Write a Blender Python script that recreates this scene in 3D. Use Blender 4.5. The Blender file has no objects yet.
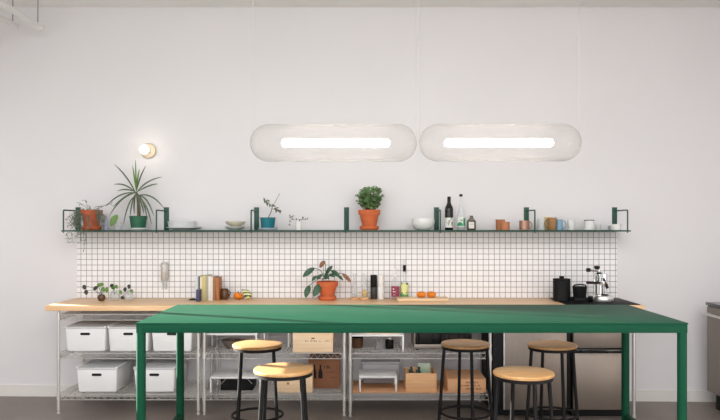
import bpy, bmesh, math, random
from mathutils import Vector, Matrix
random.seed(7)
S = bpy.context.scene
COL = S.collection
PI = math.pi

# ------------------------------------------------------------------ camera
F, CX, CY, CAMZ = 720.0, 362.0, 224.0, 1.55      # focal length and vanishing point of the 720x420 frame
cam_d = bpy.data.cameras.new('camera')
cam_d.sensor_width = 36; cam_d.lens = 36
cam_d.shift_x = -2 / 720; cam_d.shift_y = 14 / 720
cam = bpy.data.objects.new('camera', cam_d)
cam.location = (0, 0, CAMZ); cam.rotation_euler = (PI / 2, 0, 0)
COL.objects.link(cam); S.camera = cam

# ------------------------------------------------------------------ world, sun, added area lights, exposure
W = bpy.data.worlds.new('world'); S.world = W; W.use_nodes = True
bg = W.node_tree.nodes['Background']
bg.inputs[0].default_value = (0.93, 0.96, 1.0, 1); bg.inputs[1].default_value = 0.6
SUN_EL, SUN_AZ = math.radians(13.5), math.radians(22.5)
sd = bpy.data.lights.new('sun', 'SUN'); sd.energy = 30; sd.color = (1.0, 0.95, 0.88); sd.angle = math.radians(0.5)
sun = bpy.data.objects.new('sun', sd); COL.objects.link(sun)
sdir = Vector((math.cos(SUN_EL) * math.cos(SUN_AZ), -math.cos(SUN_EL) * math.sin(SUN_AZ), -math.sin(SUN_EL)))
sun.rotation_euler = sdir.to_track_quat('-Z', 'Y').to_euler()


def area(name, loc, target, sx, sy, power, col):
    d = bpy.data.lights.new(name, 'AREA'); d.shape = 'RECTANGLE'; d.size = sx; d.size_y = sy
    d.energy = power; d.color = col
    o = bpy.data.objects.new(name, d); COL.objects.link(o); o.location = loc
    o.rotation_euler = (Vector(target) - Vector(loc)).to_track_quat('-Z', 'Y').to_euler()
    return o


area('added_fill_front', (-0.6, -3.6, 2.1), (0, 6, 1.6), 7.0, 3.2, 165, (0.98, 0.985, 1.0))  # soft fill added behind the camera in place of assumed, unmodelled windows
area('added_fill_left', (-3.55, 2.2, 2.0), (0, 2.4, 1.2), 3.6, 1.9, 35, (0.94, 0.97, 1.0))  # side fill added in front of solid wall, no window opening behind it
area('added_fill_overhead', (0.2, 1.6, 3.4), (0.2, 1.9, 0), 6.0, 3.5, 280, (0.96, 0.975, 1.0))  # overhead fill added to brighten the table and other level tops; no skylight
S.view_settings.view_transform = 'Standard'; S.view_settings.look = 'None'
S.view_settings.gamma = 1; S.view_settings.use_curve_mapping = False
S.view_settings.exposure = 0.17


# ------------------------------------------------------------------ helpers
def X(px, D): return (px - CX) * D / F
def Z(py, D): return CAMZ - (py - CY) * D / F
def lin(c): return tuple(((v / 255) / 12.92 if v / 255 < 0.04045 else ((v / 255 + 0.055) / 1.055) ** 2.4) for v in c)


def mat(name, col, rough=0.5, metal=0.0, var=0.06, scale=30.0, bump=0.0, stretch=(1, 1, 1), trans=0.0, emit=None, coat=0.0, ior=1.45, alpha=None, spec=None):
    """Principled material; a noise field varies the colour a little (var) and may bump the surface."""
    m = bpy.data.materials.new(name); m.use_nodes = True
    nt = m.node_tree; b = nt.nodes['Principled BSDF']; L = nt.links
    b.inputs['Roughness'].default_value = rough; b.inputs['Metallic'].default_value = metal
    b.inputs['IOR'].default_value = ior
    if spec is not None: b.inputs['Specular IOR Level'].default_value = spec
    b.inputs['Transmission Weight'].default_value = trans
    b.inputs['Coat Weight'].default_value = coat
    if alpha is not None: b.inputs['Alpha'].default_value = alpha
    c = lin(col) if max(col) > 1 else col
    tc = nt.nodes.new('ShaderNodeTexCoord'); mp = nt.nodes.new('ShaderNodeMapping')
    mp.inputs['Scale'].default_value = stretch
    nz = nt.nodes.new('ShaderNodeTexNoise'); nz.inputs['Scale'].default_value = scale; nz.inputs['Detail'].default_value = 4
    L.new(tc.outputs['Object'], mp.inputs[0]); L.new(mp.outputs[0], nz.inputs['Vector'])
    rp = nt.nodes.new('ShaderNodeValToRGB')
    rp.color_ramp.elements[0].position = 0.3; rp.color_ramp.elements[1].position = 0.7
    rp.color_ramp.elements[0].color = tuple(max(0, v * (1 - var)) for v in c) + (1,)
    rp.color_ramp.elements[1].color = tuple(min(1, v * (1 + var)) for v in c) + (1,)
    L.new(nz.outputs['Fac'], rp.inputs[0]); L.new(rp.outputs[0], b.inputs['Base Color'])
    if bump:
        bp = nt.nodes.new('ShaderNodeBump'); bp.inputs['Strength'].default_value = bump; bp.inputs['Distance'].default_value = 0.003
        L.new(nz.outputs['Fac'], bp.inputs['Height']); L.new(bp.outputs[0], b.inputs['Normal'])
    if emit:
        b.inputs['Emission Color'].default_value = emit[0] + (1,); b.inputs['Emission Strength'].default_value = emit[1]
    return m


def wood(name, c0, c1, rough=0.45, axis='X', scale=6.0):
    """Grain running along one axis, with broad tone shifts."""
    st = {'X': (0.6, 9, 9), 'Y': (9, 0.6, 9), 'Z': (9, 9, 0.6)}[axis]
    m = mat(name, c0, rough, 0, 0.05, scale, 0.04, st)
    rp = [n for n in m.node_tree.nodes if n.type == 'VALTORGB'][0]
    rp.color_ramp.elements[0].color = lin(c1) + (1,); rp.color_ramp.elements[1].color = lin(c0) + (1,)
    return m


def glass(name, tint=(1, 1, 1), rough=0.0, body=0.10, col=(0.9, 0.9, 0.9)):
    """Thin clear sheet: see-through with fresnel reflection and a little body colour."""
    m = bpy.data.materials.new(name); m.use_nodes = True
    nt = m.node_tree; nt.nodes.clear(); L = nt.links
    out = nt.nodes.new('ShaderNodeOutputMaterial')
    tr = nt.nodes.new('ShaderNodeBsdfTransparent'); tr.inputs[0].default_value = tint + (1,)
    pb = nt.nodes.new('ShaderNodeBsdfPrincipled'); pb.inputs['Base Color'].default_value = col + (1,)
    pb.inputs['Roughness'].default_value = max(rough, 0.03)
    lw = nt.nodes.new('ShaderNodeLayerWeight'); lw.inputs[0].default_value = 0.25
    mr = nt.nodes.new('ShaderNodeMapRange')
    mr.inputs['From Min'].default_value = 0; mr.inputs['From Max'].default_value = 1
    mr.inputs['To Min'].default_value = body; mr.inputs['To Max'].default_value = min(0.75, body + 0.5)
    L.new(lw.outputs['Facing'], mr.inputs['Value'])
    mx = nt.nodes.new('ShaderNodeMixShader')
    L.new(mr.outputs[0], mx.inputs[0]); L.new(tr.outputs[0], mx.inputs[1]); L.new(pb.outputs[0], mx.inputs[2])
    L.new(mx.outputs[0], out.inputs[0])
    return m


class MB:
    def __init__(s): s.bm = bmesh.new()

    def box(s, x0, x1, y0, y1, z0, z1, bev=0.0, seg=2, taper=None):
        r = bmesh.ops.create_cube(s.bm, size=1)
        vs = r['verts']
        for v in vs:
            top = v.co.z > 0
            v.co = Vector(((x0 + x1) / 2 + v.co.x * (x1 - x0), (y0 + y1) / 2 + v.co.y * (y1 - y0), (z0 + z1) / 2 + v.co.z * (z1 - z0)))
            if taper and not top:
                v.co.x = (x0 + x1) / 2 + (v.co.x - (x0 + x1) / 2) * taper
                v.co.y = (y0 + y1) / 2 + (v.co.y - (y0 + y1) / 2) * taper
        if bev:
            es = list({e for v in vs for e in v.link_edges})
            bmesh.ops.bevel(s.bm, geom=es, offset=bev, segments=seg, affect='EDGES', profile=0.5)
        return s

    def rings(s, rings, close_start=True, close_end=True):
        rv = [[s.bm.verts.new(p) for p in r] for r in rings]
        for a, b in zip(rv, rv[1:]):
            n = len(a)
            for i in range(n): s.bm.faces.new((a[i], a[(i + 1) % n], b[(i + 1) % n], b[i]))
        if close_start: s.bm.faces.new(list(reversed(rv[0])))
        if close_end: s.bm.faces.new(rv[-1])
        return s

    def tube(s, pts, r, n=8, cap=True):
        pts = [Vector(p) for p in pts]; rs = r if isinstance(r, (list, tuple)) else [r] * len(pts)
        out = []; prev = None
        for i, p in enumerate(pts):
            if i == 0: t = pts[1] - p
            elif i == len(pts) - 1: t = p - pts[i - 1]
            else: t = (pts[i + 1] - p).normalized() + (p - pts[i - 1]).normalized()
            t.normalize()
            u = prev if prev is not None else (Vector((0, 0, 1)) if abs(t.z) < 0.9 else Vector((1, 0, 0)))
            u = (u - t * u.dot(t)).normalized(); prev = u; w = t.cross(u)
            out.append([p + (u * math.cos(2 * PI * k / n) + w * math.sin(2 * PI * k / n)) * rs[i] for k in range(n)])
        return s.rings(out, cap, cap)

    def lathe(s, prof, c=(0, 0, 0), n=28):
        """prof: (radius, z) pairs; a radius of 0 at either end closes it."""
        c = Vector(c); prof = list(prof); rv = []
        for r, z in prof:
            if r <= 1e-6: rv.append([s.bm.verts.new(c + Vector((0, 0, z)))])
            else: rv.append([s.bm.verts.new(c + Vector((r * math.cos(2 * PI * k / n), r * math.sin(2 * PI * k / n), z))) for k in range(n)])
        for a, b in zip(rv, rv[1:]):
            for i in range(n):
                j = (i + 1) % n
                if len(a) == 1 and len(b) == 1: continue
                if len(a) == 1: s.bm.faces.new((a[0], b[j], b[i]))
                elif len(b) == 1: s.bm.faces.new((a[i], a[j], b[0]))
                else: s.bm.faces.new((a[i], a[j], b[j], b[i]))
        return s

    def sphere(s, c, r, sc=(1, 1, 1), u=20, v=12, rot=None):
        M = Matrix.Translation(Vector(c)) @ (rot or Matrix.Identity(4)) @ Matrix.Diagonal((r * sc[0], r * sc[1], r * sc[2], 1))
        bmesh.ops.create_uvsphere(s.bm, u_segments=u, v_segments=v, radius=1, matrix=M); return s

    def leaf(s, p0, p1, p2, w, seg=7, nrm=None, fold=0.18, pw=0.8):
        """Curved blade along a quadratic curve with a folded midrib, w = widest full width."""
        p0, p1, p2 = Vector(p0), Vector(p1), Vector(p2); rows = []
        for i in range(seg + 1):
            t = i / seg
            p = p0 * (1 - t) ** 2 + p1 * 2 * t * (1 - t) + p2 * t * t
            d = ((p1 - p0) * (1 - t) + (p2 - p1) * t).normalized()
            n = Vector(nrm) if nrm else Vector((0, -0.75, 0.65))
            sd_ = d.cross(n)
            if sd_.length < 1e-4: sd_ = Vector((1, 0, 0))
            sd_.normalize(); up = sd_.cross(d).normalized()
            hw = max(0.0004, w * 0.5 * (math.sin(PI * min(1, (t * 0.96 + 0.02))) ** pw))
            rows.append([s.bm.verts.new(p - sd_ * hw + up * fold * hw), s.bm.verts.new(p), s.bm.verts.new(p + sd_ * hw + up * fold * hw)])
        for a, b in zip(rows, rows[1:]):
            s.bm.faces.new((a[0], a[1], b[1], b[0])); s.bm.faces.new((a[1], a[2], b[2], b[1]))
        return s

    def prism(s, poly, y0, y1):
        """poly of (x, z) extruded along y."""
        a = [s.bm.verts.new((x, y0, z)) for x, z in poly]; b = [s.bm.verts.new((x, y1, z)) for x, z in poly]
        n = len(a)
        s.bm.faces.new(a); s.bm.faces.new(list(reversed(b)))
        for i in range(n): s.bm.faces.new((a[(i + 1) % n], a[i], b[i], b[(i + 1) % n]))
        return s

    def build(s, name, m, parent=None, loc=None, ang=35):
        bmesh.ops.recalc_face_normals(s.bm, faces=s.bm.faces[:])
        me = bpy.data.meshes.new(name); s.bm.to_mesh(me); s.bm.free()
        me.materials.append(m)
        me.polygons.foreach_set('use_smooth', [True] * len(me.polygons))
        me.set_sharp_from_angle(angle=math.radians(ang))
        o = bpy.data.objects.new(name, me); COL.objects.link(o)
        if parent: o.parent = parent
        if loc: o.location = loc
        return o


def tag(o, label, cat, group=None):
    o['label'] = label; o['category'] = cat
    if group: o['group'] = group
    return o


def thing(name, label, cat, loc=(0, 0, 0), rz=0.0, group=None):
    o = bpy.data.objects.new(name, None); COL.objects.link(o); o.empty_display_size = 0.05
    o.location = loc; o.rotation_euler = (0, 0, rz)
    return tag(o, label, cat, group)


def dup(root, loc, rz=0.0, label=None):
    r = root.copy(); COL.objects.link(r); r.location = loc; r.rotation_euler = (0, 0, rz)
    if label: r['label'] = label
    for ch in list(root.children):
        c = ch.copy(); COL.objects.link(c); c.parent = r
        for g in list(ch.children):
            d = g.copy(); COL.objects.link(d); d.parent = c
    return r


def struct(name, mb, m):
    o = mb.build(name, m); o['kind'] = 'structure'; return o


# ------------------------------------------------------------------ materials
M = {}
M['wall'] = mat('white_wall_paint', (228, 225, 225), 0.85, 0, 0.012, 1.2)
M['ceiling'] = mat('white_ceiling_paint', (240, 238, 234), 0.9, 0, 0.02, 2)
M['base'] = mat('white_trim_paint', (226, 222, 216), 0.5, 0, 0.01, 3)
M['green'] = mat('green_powder_coat', (17, 70, 49), 0.48, 0, 0.02, 60, spec=0.12)
M['dgreen'] = mat('dark_green_powder_coat', (30, 76, 60), 0.45, 0, 0.02, 60)
M['black'] = mat('black_steel', (14, 13, 13), 0.5, 0.0, 0.05, 40, spec=0.3)
M['matblack'] = mat('matt_black', (20, 20, 21), 0.6, 0, 0.05, 40, spec=0.25)
M['glossblack'] = mat('gloss_black', (10, 10, 11), 0.12, 0, 0.02, 30)
M['chrome'] = mat('chrome_wire', (214, 211, 206), 0.35, 0.6, 0.03, 80)
M['mirror'] = mat('polished_chrome', (235, 235, 235), 0.08, 1.0, 0.01, 80)
M['steel'] = mat('brushed_steel', (142, 132, 123), 0.42, 0.8, 0.05, 8, 0, (40, 40, 1))
M['white'] = mat('white_plastic', (232, 231, 229), 0.45, 0, 0.01, 20)
M['lid'] = mat('pale_grey_lid', (206, 206, 206), 0.45, 0, 0.01, 20)
M['slot'] = mat('dark_opening', (24, 23, 23), 0.8)
M['whitemetal'] = mat('white_powder_coat', (232, 230, 228), 0.4, 0, 0.01, 20)
M['grey'] = mat('grey_plastic', (160, 158, 160), 0.5, 0, 0.02, 20)
M['work'] = wood('butcher_block_wood', (244, 206, 162), (230, 186, 138), 0.4, 'X', 5)
M['seat'] = wood('oak_seat_wood', (210, 166, 114), (188, 140, 88), 0.4, 'X', 7)
M['pine'] = wood('pale_pine', (238, 214, 182), (226, 190, 148), 0.6, 'X', 5)
M['crate'] = wood('warm_pine', (226, 182, 136), (212, 160, 112), 0.6, 'X', 5)
M['kraft'] = mat('brown_cardboard', (140, 94, 66), 0.8, 0, 0.05, 12)
M['kraft2'] = mat('tan_cardboard', (216, 164, 122), 0.8, 0, 0.04, 12)
M['print'] = mat('dark_print_ink', (78, 58, 44), 0.8)
M['printblack'] = mat('black_print_ink', (30, 22, 18), 0.8)
M['terra'] = mat('terracotta_clay', (200, 102, 58), 0.75, 0, 0.07, 18)
M['terra2'] = mat('weathered_terracotta', (180, 88, 54), 0.8, 0, 0.14, 22)
M['soil'] = mat('dark_soil', (50, 38, 28), 0.95, 0, 0.3, 90, 0.6)
M['leaf'] = mat('mid_green_leaf', (104, 136, 84), 0.5, 0, 0.22, 40)
M['leafd'] = mat('deep_green_leaf', (38, 78, 50), 0.4, 0, 0.18, 40)
M['leafb'] = mat('bright_green_leaf', (98, 134, 58), 0.45, 0, 0.15, 40)
M['leafbr'] = mat('bronze_leaf', (134, 92, 66), 0.5, 0, 0.2, 40)
M['leafdk'] = mat('near_black_leaf', (46, 50, 44), 0.5, 0, 0.15, 40)
M['vine'] = mat('grey_green_stem', (108, 116, 100), 0.6, 0, 0.15, 60)
M['blade'] = mat('dark_blade_leaf', (80, 96, 70), 0.45, 0, 0.25, 25)
M['twig'] = mat('brown_twig', (92, 78, 56), 0.7, 0, 0.2, 60)
M['ceramic'] = mat('white_ceramic', (228, 226, 222), 0.25, 0, 0.01, 20)
M['greyceramic'] = mat('pale_grey_ceramic', (206, 208, 206), 0.3, 0, 0.02, 20)
M['cream'] = mat('cream_ceramic', (218, 208, 184), 0.35, 0, 0.03, 20)
M['teal'] = mat('teal_glaze', (24, 112, 124), 0.3, 0, 0.05, 20)
M['paleblue'] = mat('pale_blue_grey_glaze', (168, 178, 190), 0.35, 0, 0.03, 20)
M['potgreen'] = mat('green_plastic_pot', (42, 98, 72), 0.45, 0, 0.04, 20)
M['copper'] = mat('copper_clay', (182, 116, 76), 0.5, 0.0, 0.06, 20)
M['bronze'] = mat('rose_bronze', (176, 136, 116), 0.3, 0.4, 0.04, 20)
M['tan'] = mat('tan_glaze', (160, 120, 78), 0.4, 0, 0.08, 20)
M['blue'] = mat('blue_glaze', (124, 160, 184), 0.35, 0, 0.05, 20)
M['yellowc'] = mat('pale_yellow_glaze', (226, 206, 140), 0.35, 0, 0.04, 20)
M['brownc'] = mat('brown_glaze', (92, 64, 44), 0.3, 0, 0.15, 30)
M['satin'] = mat('satin_chrome', (232, 231, 229), 0.28, 0.8, 0.01, 80)
M['glass'] = glass('clear_glass', (0.97, 0.98, 0.98), 0.02, 0.08)
M['acrylic'] = glass('frosted_clear_acrylic', (0.985, 0.98, 0.975), 0.3, 0.06, (0.42, 0.40, 0.38))
M['winegl'] = mat('dark_wine_glass', (24, 26, 20), 0.12)
M['brown_gl'] = mat('brown_bottle_glass', (74, 62, 36), 0.12)
M['paper'] = mat('white_paper', (226, 224, 218), 0.8, 0, 0.02, 20)
M['glow'] = mat('lit_lamp_tube', (255, 250, 240), 0.5, emit=((1.0, 0.93, 0.85), 14.0))
M['bulb'] = mat('lit_globe_bulb', (255, 250, 240), 0.5, emit=((1.0, 0.9, 0.76), 7.0))
M['brass'] = mat('pale_brass', (214, 196, 168), 0.35, 0.1, 0.02, 20)
M['orange'] = mat('orange_peel', (232, 132, 28), 0.5, 0, 0.06, 60, 0.2)
M['cable'] = mat('clear_grey_cable', (190, 186, 180), 0.5)

# polished concrete floor
def floor_mat():
    m = mat('polished_concrete', (128, 117, 110), 0.42, 0, 0.16, 1.6)
    nt = m.node_tree; b = nt.nodes['Principled BSDF']
    nz = nt.nodes.new('ShaderNodeTexNoise'); nz.inputs['Scale'].default_value = 9; nz.inputs['Detail'].default_value = 6
    mr = nt.nodes.new('ShaderNodeMapRange'); mr.inputs['To Min'].default_value = 0.3; mr.inputs['To Max'].default_value = 0.55
    nt.links.new(nz.outputs['Fac'], mr.inputs['Value']); nt.links.new(mr.outputs[0], b.inputs['Roughness'])
    return m
M['floor'] = floor_mat()


def tile_mat():
    """Small square white tiles with grey grout, 5 cm pitch, laid in x and z."""
    m = bpy.data.materials.new('square_white_tile'); m.use_nodes = True
    nt = m.node_tree; b = nt.nodes['Principled BSDF']; L = nt.links
    tc = nt.nodes.new('ShaderNodeTexCoord'); sp = nt.nodes.new('ShaderNodeSeparateXYZ'); cb = nt.nodes.new('ShaderNodeCombineXYZ')
    L.new(tc.outputs['Object'], sp.inputs[0]); L.new(sp.outputs['X'], cb.inputs['X']); L.new(sp.outputs['Z'], cb.inputs['Y'])
    br = nt.nodes.new('ShaderNodeTexBrick'); br.offset = 0; br.squash = 1
    br.inputs['Scale'].default_value = 1; br.inputs['Brick Width'].default_value = 0.0493; br.inputs['Row Height'].default_value = 0.0493
    br.inputs['Mortar Size'].default_value = 0.0025; br.inputs['Mortar Smooth'].default_value = 0.15
    br.inputs['Color1'].default_value = lin((247, 244, 243)) + (1,); br.inputs['Color2'].default_value = lin((242, 239, 238)) + (1,)
    br.inputs['Mortar'].default_value = lin((138, 134, 130)) + (1,)
    L.new(cb.outputs[0], br.inputs['Vector']); L.new(br.outputs['Color'], b.inputs['Base Color'])
    mr = nt.nodes.new('ShaderNodeMapRange'); mr.inputs['To Min'].default_value = 0.25; mr.inputs['To Max'].default_value = 0.9
    L.new(br.outputs['Fac'], mr.inputs['Value']); L.new(mr.outputs[0], b.inputs['Roughness'])
    bp = nt.nodes.new('ShaderNodeBump'); bp.invert = True; bp.inputs['Strength'].default_value = 0.3; bp.inputs['Distance'].default_value = 0.001
    L.new(br.outputs['Fac'], bp.inputs['Height']); L.new(bp.outputs[0], b.inputs['Normal'])
    return m
M['tile'] = tile_mat()

# ------------------------------------------------------------------ the room
YB, YF, XL, XR, ZC = 6.45, -4.0, -3.6, 3.75, 3.49
def fz(x): return -0.0153 - 0.0081 * x          # the old concrete floor falls slightly to the right


mb = MB()
mb.rings([[(XL - .3, YF, fz(XL - .3)), (XR + .3, YF, fz(XR + .3)), (XR + .3, YB + .2, fz(XR + .3)), (XL - .3, YB + .2, fz(XL - .3))],
          [(XL - .3, YF, -.25), (XR + .3, YF, -.25), (XR + .3, YB + .2, -.25), (XL - .3, YB + .2, -.25)]])
struct('floor', mb, M['floor'])
struct('ceiling', MB().box(XL - .3, XR + .3, YF, YB + .2, ZC, ZC + .2), M['ceiling'])
struct('wall_back', MB().box(XL - .06, XR + .3, YB, YB + .2, -.1, ZC), M['wall'])
struct('wall_right', MB().box(XR, XR + .2, YF, YB, -.1, ZC), M['wall'])
SILL, HEAD, W0, W1 = 1.08, 2.6, 4.58, 6.445
mb = MB(); mb.box(XL - .06, XL, YF, YB, -.1, SILL); mb.box(XL - .06, XL, YF, YB, HEAD, ZC)
mb.box(XL - .06, XL, YF, W0, SILL, HEAD); mb.box(XL - .06, XL, W1, YB, SILL, HEAD)
struct('wall_left', mb, M['wall'])
mb = MB()
for d in (6.30, 5.44, 4.61): mb.box(XL - .05, XL - .01, d - .026, d + .026, SILL, HEAD)
mb.box(XL - .06, XL, W0, W1, SILL - .001, SILL + .04); mb.box(XL - .06, XL, W0, W1, HEAD - .04, HEAD + .001)
struct('window_1', mb, M['base'])
def sloped_board(x0, x1, y0, y1, h):
    return MB().rings([[(x0, y0, fz(x0) - .01), (x1, y0, fz(x1) - .01), (x1, y1, fz(x1) - .01), (x0, y1, fz(x0) - .01)],
                       [(x0, y0, fz(x0) + h), (x1, y0, fz(x1) + h), (x1, y1, fz(x1) + h), (x0, y1, fz(x0) + h)]])
struct('baseboard_back', sloped_board(XL, XR, YB - .014, YB, .1), M['base'])
struct('trim_1', MB().box(X(77, 6.442), X(617, 6.442), YB - .009, YB, .86, 1.479), M['tile'])

# sprinkler pipes under the ceiling, top left
def pipe(name, x, y, z, r, label):
    t = thing(name, label, 'pipe', (x, y, z), 0, 'white ceiling pipes')
    MB().tube([(0, -8.0, 0), (0, 0, 0)], r, 14).build('tube', M['whitemetal'], t)
    MB().tube([(0, -.03, 0), (0, .012, 0)], r * 1.25, 14).build('end_cap', M['whitemetal'], t)
    MB().tube([(.004, -.05, r), (.004, -.05, ZC - z)], .006, 8).build('shadow_line', M['grey'], t)  # thin grey rod stands in for a dark shadow line above the end
    return t
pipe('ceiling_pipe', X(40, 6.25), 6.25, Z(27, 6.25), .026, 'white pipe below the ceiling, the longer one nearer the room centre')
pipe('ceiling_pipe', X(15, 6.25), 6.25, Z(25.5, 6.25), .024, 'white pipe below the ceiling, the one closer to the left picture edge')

# ------------------------------------------------------------------ long wooden worktop
CZ, CYF = 0.887, 5.843
t = thing('worktop', 'long butcher-block wooden worktop running along the tiled wall', 'worktop', (0, 0, 0))
MB().box(X(45, CYF), X(645, CYF), CYF, YB - .01, .844, CZ, .004).build('board', M['work'], t)
for y in (5.885, 6.38):
    px = X(634, 5.885)
    lg = MB().tube([(px, y, fz(px) + .02), (px, y, .844)], .0135, 14).build('leg', M['chrome'], t)
    MB().lathe([(0, fz(px)), (.016, fz(px)), (.016, fz(px) + .025), (.012, fz(px) + .03), (0, fz(px) + .03)], (px, y, 0), 14).build('foot', M['chrome'], lg)

# ------------------------------------------------------------------ chrome wire racks under it
RW, RD = 1.14, 0.515
MIDZ, LOWZ, TOPZ = 0.500, 0.165, 0.815
def wire_shelf():
    m = MB(); h = .044
    for y in (0, RD):
        m.tube([(0, y, 0), (RW, y, 0)], .0034, 6); m.tube([(0, y, -h), (RW, y, -h)], .0034, 6)
        n = 42; pts = [(RW * i / n, y, 0 if i % 2 else -h) for i in range(n + 1)]
        m.tube(pts, .0042, 5)
    for x in (0, RW):
        m.tube([(x, 0, 0), (x, RD, 0)], .0032, 6); m.tube([(x, 0, -h), (x, RD, -h)], .0032, 6)
        n = 18; m.tube([(x, RD * i / n, 0 if i % 2 else -h) for i in range(n + 1)], .0026, 5)
    k = 38
    for i in range(1, k): m.tube([(RW * i / k, 0, 0), (RW * i / k, RD, 0)], .0022, 5)
    for y in (.13, .26, .39): m.tube([(0, y, -.003), (RW, y, -.003)], .0032, 6)
    return m
def make_rack(x0, label):
    t = thing('wire_rack', label, 'shelf', (x0, 5.87, 0), 0, 'chrome wire racks under the worktop')
    fl = fz(x0 + .55)
    for x in (0, RW):
        for y in (0, RD):
            m = MB(); m.tube([(x, y, fl + .03), (x, y, .843)], .0125, 14)
            for k in range(30): m.lathe([(.0125, 0), (.0132, .001), (.0132, .004), (.0125, .005)], (x, y, .06 + k * .0262), 12)
            p = m.build('post', M['chrome'], t)
            MB().lathe([(0, fl - .004), (.015, fl - .004), (.015, fl + .012), (.008, fl + .016), (.008, fl + .03), (0, fl + .03)], (x, y, 0), 14).build('foot', M['chrome'], p)
            for z in (MIDZ, LOWZ, TOPZ): MB().lathe([(.013, -.044), (.017, -.042), (.0155, .004), (.013, .005)], (x, y, z), 14).build('collar', M['chrome'], p)
    for z in (LOWZ, MIDZ, TOPZ):
        o = wire_shelf().build('wire_shelf', M['chrome'], t, (0, 0, z - .004))
    return t
r0 = make_rack(-2.474, 'chrome wire rack holding the white lidded boxes, leftmost under the worktop')
dup(r0, (-1.285, 5.87, -.0096), 0, 'chrome wire rack in the middle, behind the two left stools')
dup(r0, (-.095, 5.87, -.0193), 0, 'chrome wire rack holding the microwave, next to the refrigerators')
for o in list(bpy.data.objects):     # shelves stay level although the posts follow the floor
    if o.parent and o.parent.name.startswith('wire_rack.') and o.name.startswith('wire_shelf'): o.location.z -= o.parent.location.z

# ------------------------------------------------------------------ undercounter refrigerators
FY = 5.86
def steel_panel(x0, x1, z0, z1): return MB().box(x0, x1, FY - .028, FY, z0, z1, .003)
xa, xb, xc, xd, xe = X(493.5, 5.84), X(505, 5.84), X(566.5, 5.84), X(573, 5.84), X(627.5, 5.84)
t = thing('refrigerator', 'undercounter refrigerator with a single tall steel door, beside the wire rack', 'refrigerator', (0, 0, 0), 0, 'undercounter refrigerators')
MB().box(xa, xd - .014, FY, 6.42, .05, .838, .004).build('body', M['matblack'], t)
steel_panel(xb, xc, .045, .835).build('door', M['steel'], t)
MB().box(xb - .012, xb - .002, FY - .03, FY, .045, .835, .002).build('door_edge', M['chrome'], t)
MB().box(xa + .02, xd - .03, FY + .06, 6.4, fz(1.4), .05).build('plinth', M['matblack'], t)
t = thing('refrigerator', 'undercounter refrigerator split into two steel fronts by a black handle strip', 'refrigerator', (0, 0, 0), 0, 'undercounter refrigerators')
MB().box(xd, xe + .004, FY, 6.42, .05, .838, .004).build('body', M['matblack'], t)
steel_panel(xd + .002, xe, .545, .835).build('door', M['steel'], t)
steel_panel(xd + .002, xe, .045, .505).build('door', M['steel'], t)
m = MB(); m.box(xd - .01, xe + .006, FY - .05, FY, .508, .541, .004); m.box(xd + .002, xd + .04, FY - .055, FY - .048, .518, .53)
m.build('handle', M['glossblack'], t)
MB().box(xd + .01, xe - .02, FY + .06, 6.4, fz(1.9), .05).build('plinth', M['matblack'], t)

# ------------------------------------------------------------------ steel cooking range at the right wall
t = thing('cooking_range', 'stainless steel cooking range with black top at the right picture edge', 'range', (0, 0, 0))
RX, RY0, RY1 = 2.974, 5.30, 6.21
MB().box(RX, 3.68, RY0, RY1, .115, .845, .006).build('body', M['steel'], t)
MB().box(RX - .012, 3.68, RY0, RY1, .852, .878, .004).build('cooktop', M['glossblack'], t)
m = MB(); m.box(RX + .01, 3.67, RY0, RY1, .843, .853); m.build('trim_strip', M['matblack'], t)
m = MB(); m.box(RX - .052, RX - .03, RY0 + .03, RY1 - .01, .772, .793, .006)
for y in (RY0 + .08, RY1 - .06): m.box(RX - .04, RX + .002, y - .012, y + .012, .775, .79, .002)
m.build('handle', M['chrome'], t)
MB().box(RX + .07, 3.66, RY0 + .02, RY1 - .02, fz(3.1), .115).build('plinth', M['matblack'], t)
m = MB()
for y in (5.5, 5.95):
    for x in (3.15, 3.48):
        m.tube([(x + .09 * math.cos(a * PI / 8), y + .09 * math.sin(a * PI / 8), .886) for a in range(17)], .006, 6)
        for a in range(4): m.box(x - .1 if a == 0 else x - .005, x + .1 if a == 0 else x + .005, y - .005 if a == 0 else y - .1, y + .005 if a == 0 else y + .1, .878, .89)
m.build('grate', M['black'], t)

# ------------------------------------------------------------------ green table
TX0, TX1, TY0, TY1, TZ = X(135.2, 4.0), X(688.5, 4.0), 4.0, 4.915, 1.0
t = thing('bar_table', 'long green steel bar-height table in front of the worktop', 'table', (0, 0, 0))
MB().box(TX0, TX1, TY0, TY1, TZ - .008, TZ, .002).build('table_top', M['green'], t)
m = MB()
m.box(TX0 + .004, TX1 - .004, TY0 + .002, TY0 + .032, TZ - .056, TZ - .008, .002); m.box(TX0 + .004, TX1 - .004, TY1 - .032, TY1 - .002, TZ - .056, TZ - .008, .002)
m.box(TX0 + .002, TX0 + .032, TY0 + .03, TY1 - .03, TZ - .056, TZ - .008, .002); m.box(TX1 - .032, TX1 - .002, TY0 + .03, TY1 - .03, TZ - .056, TZ - .008, .002)
m.build('apron', M['green'], t)
for x in (TX0, TX1 - .05):
    for y in (TY0, TY1 - .05):
        MB().box(x, x + .05, y, y + .05, fz(x), TZ - .009, .022, 5).build('leg', M['green'], t)
    MB().box(x + .005, x + .045, TY0 + .045, TY1 - .045, .222, .262, .006).build('footrest', M['green'], t)

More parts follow.
